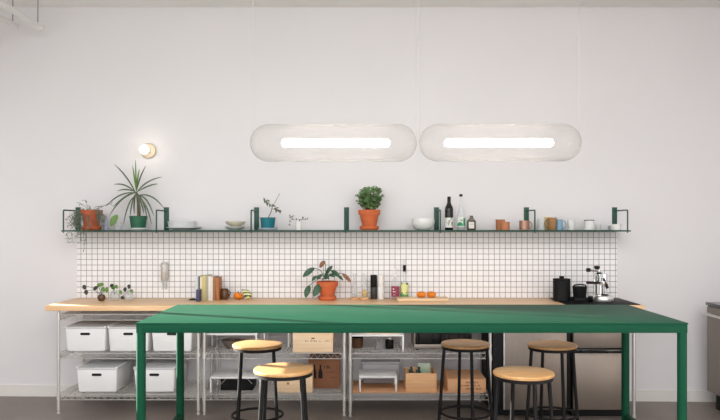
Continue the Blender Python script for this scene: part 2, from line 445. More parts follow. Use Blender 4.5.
# ------------------------------------------------------------------ bar stools
def make_stool(label):
    t = thing('bar_stool', label, 'stool', (0, 0, 0), 0, 'bar stools at the green table')
    r = .17
    MB().lathe([(0, .720), (r - .010, .720), (r - .002, .723), (r, .728), (r, .736), (r - .004, .741), (r - .012, .743), (0, .743)], n=56).build('seat', M['seat'], t)
    m = MB(); m.lathe([(r - .03, .702), (r - .006, .702), (r - .006, .720), (r - .03, .720), (r - .03, .702)], n=48)
    m.build('seat_ring', M['black'], t)
    for k in range(4):
        a = k * PI / 2; c, s_ = math.cos(a), math.sin(a)
        L = MB().tube([(c * (r - .018), s_ * (r - .018), .712), (c * (r + .032), s_ * (r + .032), .012)], .0115, 12).build('leg', M['black'], t)
        MB().lathe([(0, 0), (.014, 0), (.014, .02), (0, .02)], (c * (r + .0325), s_ * (r + .0325), 0), 12).build('foot', M['matblack'], L)
    z = .255; rr = r + .002
    MB().tube([(rr * math.cos(i * 2 * PI / 48), rr * math.sin(i * 2 * PI / 48), z) for i in range(49)], .0085, 8).build('foot_ring', M['black'], t)
    return t
st = make_stool('wooden-seat bar stool tucked behind the table, leftmost of the five stools')
st.location = (X(257.5, 4.93), 4.93, fz(-.7)); st.rotation_euler.z = math.radians(53)
for px, D, rot, lab in ((283.5, 4.10, 47, 'sunlit wooden-seat bar stool, the left of the two at the near table side'),
                        (465.5, 5.03, 7, 'wooden-seat bar stool behind the table, in front of the printed tan carton'),
                        (523.5, 4.06, 10, 'shaded wooden-seat bar stool, the right of the two at the near table side'),
                        (552.2, 5.02, 10, 'wooden-seat bar stool behind the table, rightmost, in front of the refrigerators')):
    x = X(px, D); dup(st, (x, D, fz(x)), math.radians(rot), lab)

# ------------------------------------------------------------------ white lidded boxes
def make_box(label):
    t = thing('storage_box', label, 'box', (0, 0, 0), 0, 'white lidded storage boxes on the wire rack')
    w, d, h = .336, .455, .205
    MB().box(-w / 2, w / 2, 0, d, 0, h - .012, .014, 3, taper=.93).build('body', M['white'], t)
    m = MB(); m.box(-w / 2 - .004, w / 2 + .004, -.004, d + .004, h - .014, h, .005, 2)
    ld = m.build('lid', M['lid'], t)
    for q in (-w / 2 + .005, w / 2 - .005): MB().box(q - .008, q + .008, -.004, d + .004, h - .002, h + .006, .003).build('lid_rim', M['white'], ld)
    n = 8; hw, hh = .030, .0105; pts = []
    for i in range(n + 1): a = -PI / 2 + PI * i / n; pts.append((hw + hh * math.cos(a), h - .056 + hh * math.sin(a)))
    for i in range(n + 1): a = PI / 2 + PI * i / n; pts.append((-hw + hh * math.cos(a), h - .056 + hh * math.sin(a)))
    for i in range(len(pts)): pass
    MB().prism(pts, .0008, .02).build('handle_slot', M['slot'], t)
    return t
b0 = make_box('white lidded box on the middle shelf, leftmost of the three there')
b0.location = (X(85.5, 5.91), 5.90, MIDZ)
for px, z, lab in ((128.5, MIDZ, 'white lidded box on the middle shelf, centre of the three there'),
                   (172, MIDZ, 'white lidded box on the middle shelf, rightmost of three, behind the table leg'),
                   (97, LOWZ, 'white lidded box on the bottom shelf, left one of the pair'),
                   (154.5, LOWZ, 'white lidded box on the bottom shelf, right one, seen between the table legs')):
    dup(b0, (X(px, 5.91), 5.90, z), 0, lab)

# ------------------------------------------------------------------ white risers on the racks
def make_riser(w, d, h, loc, label):
    t = thing('shelf_riser', label, 'riser', loc, 0, 'white metal risers on the wire racks')
    MB().box(-w / 2, w / 2, 0, d, h - .016, h, .003).build('top', M['whitemetal'], t)
    for x in (-w / 2, w / 2 - .014):
        for y in (0, d - .014): MB().box(x, x + .014, y, y + .014, 0, h - .015, .002).build('leg', M['whitemetal'], t)
    m = MB(); m.box(-w / 2 + .012, w / 2 - .012, d - .012, d - .004, .055, .061); m.build('crossbar', M['whitemetal'], t)
    return t
ra = make_riser(.44, .33, .150, (X(230.5, 5.93), 5.92, MIDZ), 'white metal riser on the middle shelf with a black tray on it')
rb = make_riser(.22, .20, .165, (X(276.5, 6.15), 6.14, MIDZ), 'white metal riser half hidden behind the printed pine box')
rc = make_riser(.42, .31, .127, (X(235.5, 5.93), 5.92, LOWZ), 'white metal riser on the bottom shelf straddling a black box')
rd = make_riser(.452, .34, .140, (X(376.5, 5.93), 5.92, MIDZ), 'white metal riser on the middle shelf with a wooden box on it')
re_ = make_riser(.312, .27, .127, (X(378, 5.93), 5.92, LOWZ + .006), 'narrow white metal riser on the bottom shelf left of the open crate')

tag(MB().box(-.17, .17, 0, .25, 0, .018, .006).build('tray', M['matblack'], None, (X(236, 5.95), 5.96, MIDZ + .150)), 'black flat tray lying on the white riser behind the left stool', 'tray')

# dark things under the risers
def bowl_mb(r, h, n=28, th=.004, foot=.45):
    return MB().lathe([(0, 0), (r * foot, 0), (r * foot, h * .06), (r * .75, h * .35), (r * .95, h * .75), (r, h), (r - th, h), (r * .95 - th, h * .75), (r * .72, h * .38), (r * .4, h * .14), (0, h * .12)], n=n)
tag(bowl_mb(.085, .075).build('bowl', M['steel'], None, (X(232, 6.1), 6.08, MIDZ)), 'metal bowl under the white riser, left one of the pair', 'bowl', 'metal bowls under the riser')
tag(bowl_mb(.07, .065).build('bowl', M['steel'], None, (X(248, 6.1), 6.1, MIDZ)), 'metal bowl under the white riser, right one of the pair', 'bowl', 'metal bowls under the riser')
t = thing('cooking_pot', 'dark cooking pot under the white riser with the wooden box', 'pot', (X(357.5, 6.12), 6.12, MIDZ))
MB().lathe([(0, 0), (.044, 0), (.048, .01), (.05, .085), (.047, .085), (.044, .012), (0, .01)]).build('body', M['brownc'], t)
MB().lathe([(0, .086), (.052, .086), (.04, .094), (.01, .098), (.01, .108), (0, .109)]).build('lid', M['matblack'], t)
tag(MB().lathe([(0, 0), (.026, 0), (.033, .03), (.035, .075), (.033, .075), (.03, .03), (.02, .006), (0, .005)]).build('drinking_glass', M['glass'], None, (X(379.5, 6.1), 6.1, MIDZ)), 'clear drinking glass standing under the white riser between dark pots', 'glass')
t = thing('storage_jar', 'dark storage jar under the white riser right of the clear glass', 'jar', (X(389.5, 6.08), 6.08, MIDZ))
MB().lathe([(0, 0), (.034, 0), (.036, .006), (.036, .07), (.028, .08), (0, .08)]).build('body', M['glossblack'], t)
MB().lathe([(0, .081), (.03, .081), (.03, .097), (.026, .1), (0, .1)]).build('lid', M['chrome'], t)

# black strapped box under the lower riser
t = thing('black_box', 'black box with crossed pale cords, under the lower white riser', 'box', (X(237, 6.0), 5.99, LOWZ))
MB().box(-.135, .135, 0, .2, 0, .1, .006).build('body', M['matblack'], t)
MB().box(-.138, .138, -.003, .203, .085, .106, .004).build('lid', M['matblack'], t)
m = MB(); m.tube([(-.13, -.005, .055), (-.085, -.005, .102)], .0022, 6); m.tube([(.13, -.005, .055), (.085, -.005, .102)], .0022, 6)
m.build('cord', M['chrome'], t)


def marks(parent, x0, x1, z, h, y, seed, name='printed_text', m_=None, gap=.25):
    """A line of small upright print strokes on a face at y."""
    r = random.Random(seed); m = MB(); x = x0
    while x < x1 - h * .3:
        w = h * r.uniform(.45, .8)
        if r.random() > .12:
            k = r.choice('HOEIL')
            tk = h * .2
            m.box(x, x + tk, y - .0008, y, z, z + h)
            if k in 'HO': m.box(x + w - tk, x + w, y - .0008, y, z, z + h)
            if k in 'OEL': m.box(x, x + w, y - .0008, y, z, z + tk)
            if k in 'OE': m.box(x, x + w, y - .0008, y, z + h - tk, z + h)
            if k in 'HE': m.box(x, x + w, y - .0008, y, z + h * .42, z + h * .58)
        x += w + h * gap
    return m.build(name, m_ or M['print'], parent)


# pine boxes
def wine_box(name, x0, x1, y0, d, z0, z1, label, cat='box', group=None, m_=None):
    m_ = m_ or M['pine']
    cx = (x0 + x1) / 2
    t = thing(name, label, cat, (cx, y0, z0), 0, group)
    w, h = (x1 - x0) / 2, z1 - z0
    m = MB()
    m.box(-w, w, 0, .012, 0, h - .012, .0015); m.box(-w, w, d - .012, d, 0, h - .012, .0015)
    m.box(-w, -w + .009, .012, d - .012, .0, h - .012, .001); m.box(w - .009, w, .012, d - .012, 0, h - .012, .001)
    m.box(-w + .009, w - .009, .012, d - .012, 0, .008)
    m.build('body', m_, t)
    MB().box(-w, w, 0, d, h - .011, h, .0015).build('lid', m_, t)
    return t
t = wine_box('wine_box', X(293, 5.9), X(333, 5.9), 5.885, .28, MIDZ, .685, 'pale pine wine box with a small printed emblem, on the middle shelf')
marks(t, -.062, .058, .088, .012, 0, 3, gap=.6)
m = MB(); m.box(-.014, .014, -.0008, 0, .110, .113); m.prism([(-.012, .113), (-.014, .122), (-.007, .117), (0, .124), (.007, .117), (.014, .122), (.012, .113)], -.0008, 0)
m.build('emblem', M['print'], t)
marks(t, .1, .135, .09, .008, 0, 5)
t = wine_box('wine_box', X(277, 5.92), X(312.5, 5.92), 5.915, .135, LOWZ, .375, 'pale pine box with a knot, on the bottom shelf behind the sunlit near stool')
MB().lathe([(0, 0), (.011, 0), (.011, .001), (0, .001)]).build('knot', M['copper'], t, (-.055, .0002, .075)).rotation_euler = (PI / 2, 0, 0)
t = wine_box('wine_box', X(365, 6.0), X(398, 6.0), 5.98, .2, MIDZ + .140, MIDZ + .215, 'shallow pine box resting on the white riser of the middle shelf')

# brown cardboard box with bottle print
t = thing('cardboard_box', 'dark brown cardboard box printed with two bottles and writing', 'box', (X(324, 6.06), 6.06, LOWZ))
w, h, d = .132, .253, .24
MB().box(-w, w, 0, d, 0, h, .003).build('body', M['kraft'], t)
m = MB()
for cx in (-.082, -.03):
    m.prism([(cx - .018, .085), (cx + .018, .085), (cx + .018, .135), (cx + .012, .155), (cx + .007, .17), (cx + .007, .2), (cx - .007, .2), (cx - .007, .17), (cx - .012, .155), (cx - .018, .135)], -.0008, 0)
m.build('bottle_print', M['printblack'], t)
marks(t, .0, .105, .17, .024, 0, 11, m_=M['printblack'])
marks(t, .02, .09, .135, .01, 0, 12)
marks(t, .06, .11, .09, .008, 0, 13)
m = MB(); m.box(-w, w, d / 2 - .02, d / 2 + .02, h, h + .0006); m.build('tape', M['kraft2'], t)

# kraft liner, grey bin, open crate, tan carton, microwave on the right rack
tag(MB().box(-.54, .54, 0, .46, 0, .005, .001).build('cardboard_sheet', M['kraft2'], None, (X(419, 5.9) - .005, 5.9, LOWZ)), 'flat brown cardboard sheet lining the bottom shelf of the right rack', 'cardboard')
t = thing('grey_bin', 'grey plastic bin behind the narrow white riser', 'bin', (X(381, 6.22), 6.215, LOWZ + .006))
MB().box(-.165, .165, 0, .16, 0, .17, .01, 3, taper=.95).build('body', M['grey'], t)
MB().box(-.17, .17, -.004, .164, .17, .188, .004).build('lid', M['grey'], t)
t = thing('wooden_crate', 'open wooden crate with green bottles and a pale card inside', 'crate', (X(421.3, 5.9), 5.915, LOWZ + .006))
w, h, d = .127, .152, .26
m = MB(); m.box(-w, w, 0, .012, 0, h, .0015); m.box(-w, w, d - .012, d, 0, h, .0015); m.box(-w, -w + .011, .012, d - .012, 0, h); m.box(w - .011, w, .012, d - .012, 0, h); m.box(-w + .011, w - .011, .012, d - .012, 0, .01)
m.build('body', M['crate'], t)
cr = t.location
M['bottlegreen'] = mat('dark_green_glass', (22, 58, 44), 0.15)
for i, (x, y, hh) in enumerate(((-.088, .055, .165), (-.03, .06, .16), (-.07, .14, .168), (-.008, .128, .17))):
    o = MB().lathe([(0, 0), (.026, 0), (.028, .004), (.028, hh * .62), (.011, hh * .82), (.011, hh), (0, hh)], n=18).build('small_bottle', M['bottlegreen'], None, (cr.x + x, cr.y + y, cr.z + .010))
    tag(o, ('dark green bottle in the open crate, front left corner', 'dark green bottle in the open crate, second along the front', 'dark green bottle in the open crate, back left', 'dark green bottle in the open crate, back right by the pale card')[i], 'bottle', 'green bottles in the open crate')
M['palegreen'] = mat('pale_green_card', (176, 190, 166), 0.7)
o = MB().box(-.052, .052, -.012, .012, 0, .19, .002).build('card', M['palegreen'], None, (cr.x + .04, cr.y + .17, cr.z + .0105)); o.rotation_euler = (-.08, 0, .05)
tag(o, 'pale green packet standing up in the open wooden crate', 'packet')
o = bowl_mb(.042, .05).build('cup', M['leafd'], None, (cr.x + .06, cr.y + .085, cr.z + .0105)); tag(o, 'green cup in the right front of the open crate', 'cup')

t = thing('carton', 'tan carton with three printed lines behind a stool, beside the open crate', 'box', (X(467, 5.9), 5.9, LOWZ + .006))
w, h, d = .156, .105, .38
MB().box(-w, w, 0, d, 0, h, .002).build('body', M['kraft2'], t)
f = MB(); f.rings([[(-w, .004, h), (-.003, .004, h + .001), (-.003, d - .004, h + .001), (-w, d - .004, h)], [(-w - .014, .004, h + .05), (-w - .012, .006, h + .052), (-w - .012, d - .006, h + .052), (-w - .014, d - .004, h + .05)]]) if False else f.box(-w, -.003, .003, d - .003, h + .001, h + .004); f.build('flap', M['kraft2'], t)
f = MB(); f.box(.003, w, .003, d - .003, h + .001, h + .004); f.build('flap', M['kraft2'], t)
f = MB(); f.box(-w - .003, -w, .01, d - .01, h - .002, h + .05).build('flap', M['kraft2'], t)
for i, (a, b) in enumerate(((-.01, .09), (-.05, .11), (-.01, .12))): marks(t, a, b, .074 - i * .026, .013, 0, 20 + i)

t = thing('microwave', 'black-fronted microwave oven on the middle shelf of the right rack', 'microwave', (X(443, 5.98), 5.975, MIDZ))
w = .242
MB().box(-w, w, .012, .36, .012, .205, .006).build('body', M['steel'], t)
MB().box(-w + .012, w - .004, 0, .014, .052, .203, .004).build('door', M['glossblack'], t)
MB().box(-w, w, .0, .013, .012, .05, .003).build('control_strip', M['steel'], t)
m = MB()
for k in range(5): m.lathe([(0, 0), (.006, 0), (.006, .006), (0, .006)], (-.06 + k * .03, 0, 0), 12)
o = m.build('button', M['matblack'], t); o.location = (0.05, .001, .03); o.rotation_euler = (PI / 2, 0, 0)
m = MB(); m.box(-w + .03, -w + .04, -.025, -.015, .07, .19, .003); m.box(-w + .03, -w + .04, -.02, .002, .075, .085); m.box(-w + .03, -w + .04, -.02, .002, .175, .185)
m.build('handle', M['black'], t)
for x in (-w + .03, w - .03):
    for y in (.04, .32): MB().lathe([(0, 0), (.012, 0), (.014, .012), (0, .012)], (x, y, 0), 12).build('foot', M['matblack'], t)

# ------------------------------------------------------------------ long green wall shelf
SHZ, SY0 = 1.497, 6.13
t = thing('wall_shelf', 'long thin dark green metal shelf with wall brackets above the tiles', 'shelf', (0, 0, 0))
MB().box(X(61, SY0), X(631, SY0), SY0, YB, SHZ - .012, SHZ, .002).build('board', M['dgreen'], t)
for px in (77.8, 166.3, 256.5, 346.5, 436.5, 526.5, 614.8):
    x = X(px, 6.44)
    p = MB().box(x - .0225, x + .0225, YB - .006, YB, SHZ - .002, 1.70, .001).build('bracket', M['dgreen'], t)
    zt = 1.668
    MB().tube([(x, YB - .004, zt), (x, SY0 + .012, zt), (x, SY0 + .004, zt - .002), (x, SY0, zt - .01), (x, SY0, SHZ - .022)], .0065, 8).build('rod', M['dgreen'], p)

SD = 6.28
SS = SD / F
def pos(px, D=SD, z=SHZ): return (X(px, D), D, z)


# ------------------------------------------------------------------ pots and plants
def pot(name, label, cat, loc, rt, rb, h, m_, saucer=None, sm=None, rim=True, soil=True, group=None):
    """A plant in a pot: pot, soil, saucer; the plant parts are added by the caller."""
    t = thing(name, label, cat, loc, 0, group)
    z0 = .004 if saucer else 0
    if saucer:
        MB().lathe([(0, 0), (saucer * .86, 0), (saucer * .9, .006), (saucer, .014 if rim else .012), (saucer, .036 if rim else .02), (saucer - .006, .036 if rim else .02), (saucer * .84, .01), (0, .006)][:], n=36).build('saucer', sm or m_, t)
        z0 = .008
    rr = [(0, z0), (rb, z0)]
    if rim: rr += [(rt * .86, z0 + h * .74), (rt * .97, z0 + h * .74), (rt, z0 + h), (rt - .006, z0 + h), (rt * .9, z0 + h * .82), (0, z0 + h * .8)]
    else: rr += [(rt * .96, z0 + h * .93), (rt, z0 + h * .94), (rt, z0 + h), (rt - .005, z0 + h), (rt * .9, z0 + h * .86), (0, z0 + h * .85)]
    MB().lathe(rr, n=36).build('pot', m_, t)
    if soil: MB().lathe([(0, z0 + h * .9), (rt * .5, z0 + h * .92), (rt * .93, z0 + h * .89)], n=28).build('soil', M['soil'], t)
    return t
def lp(t, px, py, dy=0.0):
    """a point of the plant, relative to its pot"""
    D = t.location.y + dy
    return Vector((X(px, D) - t.location.x, dy, Z(py, D) - t.location.z))

# 1 trailing plant in weathered terracotta
t = pot('trailing_plant', 'wispy grey-green trailing plant in a terracotta pot at the left shelf end', 'plant', pos(91.5, 6.24), .094, .06, .165, M['terra2'], .083, M['terra2'], group='potted plants on the wall shelf')
m = MB(); lm = MB(); rnd = random.Random(5)
for i in range(64):
    a = rnd.uniform(0, 2 * PI); r0_ = rnd.uniform(.02, .085)
    side = -1 if rnd.random() < .62 else 1
    out = rnd.uniform(.07, .17) * (1.0 if side < 0 else .8)
    dx = side * out * rnd.uniform(.7, 1.05) + side * .03; dyy = rnd.uniform(-.1, .03)
    if i % 9 == 0: dx *= .3; dyy = -.1
    p0 = Vector((r0_ * math.cos(a) * .8, r0_ * math.sin(a) * .8, .155))
    top = p0 + Vector((dx * .55, dyy * .5, rnd.uniform(.01, .07)))
    end = Vector((dx, min(-.02, dyy), rnd.uniform(.0, .12)))
    low = end.z < .03
    if low and end.y > -.12: end.z = rnd.uniform(.02, .1)
    pts = []
    for k in range(9):
        u = k / 8; p = p0 * (1 - u) ** 2 + top * 2 * u * (1 - u) + end * u * u
        pts.append(p + Vector((rnd.uniform(-1, 1), rnd.uniform(-1, 1), rnd.uniform(-1, 1))) * .006)
    m.tube(pts, .0017, 5)
    for k in range(2, 9):
        if rnd.random() < .75:
            d = Vector((rnd.uniform(-1, 1), rnd.uniform(-.6, .2), rnd.uniform(-1, .4))).normalized() * .022
            lm.leaf(pts[k], pts[k] + d * .5 + Vector((0, 0, .003)), pts[k] + d, .006, 3)
for px, py in ((68, 243), (72, 242), (80, 243), (84, 249), (86, 244), (77, 237)):   # strands over the front edge of the shelf
    a0 = lp(t, px + rnd.uniform(-1, 6), 226, -.13); b0_ = lp(t, px + rnd.uniform(-1, 1), 233, -.135); c0 = lp(t, px, py, -.13)
    s0 = Vector((-.03, -.05, .16)); pts = [s0, (s0 + a0) / 2 + Vector((0, -.02, .03)), a0, b0_, (b0_ + c0) / 2 + Vector((.004, 0, 0)), c0]
    m.tube(pts, .0018, 5)
    for q in pts[2:]:
        for k in range(2):
            d = Vector((rnd.uniform(-1, 1), -.2, rnd.uniform(-1, .2))).normalized() * .028
            lm.leaf(q, q + d * .5, q + d, .006, 3)
for px, py in ((85, 200), (90, 206), (80, 203), (100, 206), (106, 205), (110, 204)):
    e = lp(t, px, py, rnd.uniform(-.04, .02)); m.tube([Vector((0, 0, .155)), Vector((e.x * .5, e.y, .2)), e], .0017, 5)
    for k in range(3): d = Vector((rnd.uniform(-1, 1), 0, rnd.uniform(-.8, .6))).normalized() * .03; lm.leaf(e, e + d * .5, e + d, .006, 3)
st_ = m.build('stem', M['vine'], t); lm.build('foliage', M['vine'], t)
tag(MB().lathe([(0, 0), (.016, 0), (.02, .03), (.02, .075), (.014, .105), (.016, .12), (.012, .12), (0, .1)]).build('vase', mat('lavender_glaze', (186, 190, 218), .4), None, pos(105.6, 6.30)), 'small pale lavender vase right beside the trailing plant pot', 'vase')
# 2 single leaf cutting in a small glass
t = thing('leaf_cutting', 'single heart-shaped green leaf cutting in a small clear glass', 'plant', pos(118.5, 6.26), 0, 'potted plants on the wall shelf')
MB().lathe([(0, 0), (.026, 0), (.029, .004), (.029, .065), (.027, .065), (.0265, .006), (0, .005)]).build('glass', M['glass'], t)
MB().tube([(.01, 0, .01), (-.005, 0, .06), (-.025, -.01, .085)], .0016, 6).build('stem', M['leafb'], t)
m = MB(); m.leaf(lp(t, 117.5, 215, -.01), lp(t, 114, 219, -.03), lp(t, 110.8, 226, -.03), .055, 8, (.2, -1, .3), pw=.6); m.build('leaf', M['leafb'], t)
# 3 dracaena
t = pot('dracaena', 'spiky long-leaved dracaena in a green pot under the wall lamp', 'plant', pos(138.3, 6.27), .078, .06, .115, M['potgreen'], .085, M['greyceramic'], rim=False, group='potted plants on the wall shelf')
c0 = lp(t, 136.5, 193)
m = MB(); m.tube([(0, 0, .1), lp(t, 138, 205, .01), lp(t, 136.6, 192)], [.011, .009, .007], 8)
m.tube([(.012, .01, .1), lp(t, 140, 207, .02), lp(t, 137.5, 195, .01)], .006, 6); m.build('stem', M['twig'], t)
m = MB(); g = MB()
LV = [((136, 180), (135.5, 160)), ((135, 180), (132.5, 165.5)), ((139, 178), (146, 165.5)), ((137.5, 178), (139.3, 169)), ((128, 176), (114.5, 164.5)),
      ((126, 182), (114, 184.5)), ((145, 180), (162, 177)), ((126, 187.5), (117.5, 191)), ((119, 191), (106, 206.5)), ((120, 196), (109.5, 216)),
      ((152, 191), (164, 208.5)), ((128, 198), (123.5, 225)), ((147, 201), (151.5, 224)), ((144, 198), (147.5, 220)), ((131.5, 200), (130, 217)),
      ((146, 192), (154, 216)), ((142, 202), (144, 214)), ((133, 204), (134.5, 214)), ((140, 196), (139.5, 213)), ((150, 184), (158, 184)), ((127, 193), (113, 207))]
for i, (a, b) in enumerate(LV):
    dy = rnd.uniform(-.09, .05)
    tgt = g if i in (0, 1, 3) else m
    tgt.leaf(c0 + Vector((0, 0, rnd.uniform(-.03, .02))), lp(t, a[0], a[1], dy * .6), lp(t, b[0], b[1], dy), .0135, 9, (0, -1, .25), .25, .55)
m.build('blades', M['blade'], t); g.build('young_blades', M['leafb'], t)
# 4 teal pot with a drooping sapling
t = pot('sapling', 'spindly drooping plant with a stick in a teal pot on a pale saucer', 'plant', pos(267.8, 6.26), .07, .056, .102, M['teal'], .088, M['paleblue'], rim=False, group='potted plants on the wall shelf')
m = MB(); m.tube([(-.01, 0, .08), lp(t, 271, 212), lp(t, 272.5, 206)], .0035, 6); m.tube([lp(t, 272, 207), lp(t, 268, 202), lp(t, 263.5, 199)], .0022, 6); m.tube([lp(t, 272, 209), lp(t, 276, 209), lp(t, 281, 211)], .0022, 6)
m.tube([lp(t, 273, 206), lp(t, 279.6, 193.5)], .002, 6)
m.build('stem', M['twig'], t)
m = MB()
for (bx, by, ex, ey) in ((265, 199.5, 263, 198.5), (266, 200.5, 266.5, 205), (268, 202, 267, 206.5), (269.5, 203.5, 269.8, 207.5), (271, 205, 274.5, 205.5), (267, 201, 264, 203), (271, 205, 276, 207), (266, 200, 270, 201.5),
                         (274, 208.5, 277, 212), (276, 209, 279.5, 212.5), (278, 210, 281.5, 211.5), (277, 209.5, 275.5, 213), (274, 208.5, 279, 208), (280, 210.5, 280, 214), (264, 199, 264.5, 203)):
    dy = rnd.uniform(-.03, .03); m.leaf(lp(t, bx, by), lp(t, (bx + ex) / 2 + .3, (by + ey) / 2 - .4, dy * .5), lp(t, ex, ey, dy), .013, 4, (.1, -1, .4))
m.build('foliage', M['blade'], t)
# 5 sprig in a white cup
t = pot('sprig', 'straggly sprig in a plain white cup between two shelf brackets', 'plant', pos(298.6, 6.26), .031, .029, .078, M['ceramic'], None, None, rim=False, group='potted plants on the wall shelf')
m = MB(); lf = MB()
for pts in (((297, 220), (294, 219.5), (291, 217), (289, 215.5)), ((291, 217), (289.5, 221), (290.3, 225.5)), ((300, 220), (303, 219), (304, 217.5)), ((300, 220), (304.5, 219.6), (307, 219.5)), ((293, 219), (292.5, 216.5))):
    q = [lp(t, a, b, -.01) for a, b in pts]; m.tube(q, .0016, 6)
    for p in q: d = Vector((rnd.uniform(-1, 1), -.3, rnd.uniform(-.3, 1))).normalized() * .02; lf.leaf(p, p + d * .5, p + d, .011, 4)
m.build('stem', M['twig'], t); lf.build('foliage', M['blade'], t)
# 6 jade plant
t = pot('jade_plant', 'bushy round-leaved jade plant in a bright terracotta pot on the shelf', 'plant', pos(369.3, 6.27), .097, .056, .168, M['terra'], .085, M['terra'], group='potted plants on the wall shelf')
m = MB(); lf = MB(); rnd = random.Random(11)
for i in range(34):
    a = rnd.uniform(0, 2 * PI); e = Vector((.018 + math.cos(a) * rnd.uniform(.02, .12), math.sin(a) * rnd.uniform(.02, .09), rnd.uniform(.225, .355)))
    if abs(e.x) > .09 and e.z > .31: e.z -= .04
    b = Vector((e.x * .25, e.y * .25, .157)); mid = (b + e) / 2 + Vector((e.x * .15, e.y * .15, -.01))
    m.tube([b, mid, e], [.005, .0035, .002], 6)
    for q, n_ in ((mid, 3), ((mid + e) / 2, 4), (e, 6)):
        for k in range(n_):
            aa = rnd.uniform(0, 2 * PI); d = Vector((math.cos(aa), math.sin(aa), rnd.uniform(-.3, .9))).normalized() * rnd.uniform(.026, .04)
            s0 = q + Vector((rnd.uniform(-1, 1), rnd.uniform(-1, 1), rnd.uniform(-1, 1))) * .012
            lf.leaf(s0, s0 + d * .5 + Vector((0, 0, .004)), s0 + d, .029, 4, (rnd.uniform(-.5, .5), -.6, .8), .15, .6)
m.build('stem', M['twig'], t); lf.build('foliage', M['leaf'], t)
# 7 broad-leaved plant on the worktop
t = pot('broad_leaf_plant', 'broad-leaved plant in a terracotta pot standing on the wooden worktop', 'plant', (X(327.3, 6.28), 6.28, CZ), .096, .05, .155, M['terra'], .078, M['terra'])
c0 = lp(t, 326, 279)
ST = MB(); lg_, lb = MB(), MB()
for (bx, by, ex, ey, w, which, dy) in ((314.5, 268, 303, 277, .05, 0, -.05), (325, 261, 319.8, 267.8, .04, 1, .02), (309.5, 285.5, 305.5, 297.5, .052, 0, -.08), (320.5, 284, 313.8, 296.5, .062, 0, -.1), (332.5, 266, 326, 274, .035, 0, .02),
                                     (331, 270.5, 339.5, 277, .042, 0, -.04), (342, 273.5, 351, 282.5, .036, 1, -.03), (337, 275, 343, 280.5, .026, 0, -.02), (317, 276, 312, 281, .03, 0, -.02), (322, 275, 317, 279.5, .03, 0, .0), (329, 275, 335, 277, .03, 0, -.05), (325, 274, 329, 279.5, .03, 0, -.06)):
    b_, e_ = lp(t, bx, by, dy * .6), lp(t, ex, ey, dy)
    md = (b_ + e_) / 2 + Vector((0, -.015, .012))
    (lb if which else lg_).leaf(b_, md, e_, w, 8, (.15, -1, .45), .2, .7)
    kk = (c0 + b_) / 2 + Vector((0, 0, .03)); ST.tube([c0, kk, b_], .0026, 6)
ST.build('stem', M['leafd'], t); lg_.build('leaves', M['leafd'], t); lb.build('bronze_leaves', M['leafbr'], t)

# ------------------------------------------------------------------ crockery and bottles on the shelf
t = thing('dish', 'round flat white serving dish under a deeper white dish on the shelf', 'dish', pos(184.5), 0, 'stacked dishes on the shelf')
MB().lathe([(0, 0), (.09, 0), (.095, .004), (.158, .022), (.158, .026), (.09, .009), (0, .008)], n=40).build('plate', M['greyceramic'], t)
o = MB().lathe([(0, 0), (.105, 0), (.112, .004), (.122, .06), (.118, .06), (.106, .01), (0, .008)], n=40).build('dish', M['greyceramic'], None, (X(182, SD), SD, SHZ + .026 - .012))
tag(o, 'deep straight-sided white dish on top of a flat dish, left shelf half', 'dish', 'stacked dishes on the shelf')
o.location.z = SHZ + .0165
o = bowl_mb(.088, .03, foot=.5).build('bowl', M['greyceramic'], None, pos(235)); tag(o, 'shallow grey-white bowl, lower of the two stacked left of the teal pot', 'bowl', 'stacked bowls on the shelf')
o = bowl_mb(.088, .045, foot=.5).build('bowl', M['cream'], None, (X(235.5, SD), SD, SHZ + .0305)); tag(o, 'cream bowl with a flared rim, upper of two stacked left of the teal pot', 'bowl', 'stacked bowls on the shelf')
o = MB().lathe([(0, 0), (.045, 0), (.07, .012), (.098, .05), (.1, .075), (.097, .1), (.093, .1), (.094, .075), (.09, .05), (.06, .016), (0, .01)], n=40).build('bowl', M['ceramic'], None, pos(423, 6.25)); tag(o, 'large rounded white bowl left of the wine bottle', 'bowl')

BG = 'bottles on the shelf'
t = thing('wine_bottle', 'dark wine bottle with a white label painted in black brushstrokes', 'bottle', pos(449), 0, BG)
MB().lathe([(0, 0), (.034, 0), (.037, .006), (.037, .175), (.034, .195), (.02, .225), (.0145, .245), (.0145, .29), (0, .29)]).build('glass', M['winegl'], t)
MB().lathe([(.0152, .236), (.0155, .292), (.0, .293)]).build('capsule', M['black'], t)
lb_ = MB().lathe([(.0376, .022), (.0376, .108)]).build('label', M['paper'], t)
m = MB(); rnd = random.Random(3)
for k in range(7):
    a = -PI / 2 + rnd.uniform(-.95, .95); z = rnd.uniform(.035, .075); pts = []
    for q in range(5): a += rnd.uniform(-.16, .16); z += rnd.uniform(-.006, .014); z = min(.105, z); pts.append((.0377 * math.cos(a), .0377 * math.sin(a), z))
    m.tube(pts, .0022, 5)
m.build('brushwork', M['printblack'], lb_)
t = thing('clear_bottle', 'tall clear bottle with black cap and green-and-white label', 'bottle', pos(461, 6.27), 0, BG)
MB().lathe([(0, 0), (.033, 0), (.035, .006), (.035, .13), (.031, .16), (.016, .215), (.013, .24), (.013, .295), (0, .295)]).build('glass', M['glass'], t)
MB().lathe([(.0145, .292), (.0145, .312), (0, .314)]).build('cap', M['black'], t)
MB().lathe([(.0355, .03), (.0355, .115)]).build('label', M['paper'], t)
mg = mat('label_green', (40, 146, 96), .6); m = MB()
n = 24
def arc_patch(m, r, a0, a1, z0f, z1f, n=12):
    rows = []
    for i in range(n + 1):
        u = i / n; a = a0 + (a1 - a0) * u
        rows.append((m.bm.verts.new((r * math.cos(a), r * math.sin(a), z0f(u))), m.bm.verts.new((r * math.cos(a), r * math.sin(a), z1f(u)))))
    for p, q in zip(rows, rows[1:]): m.bm.faces.new((p[0], q[0], q[1], p[1]))
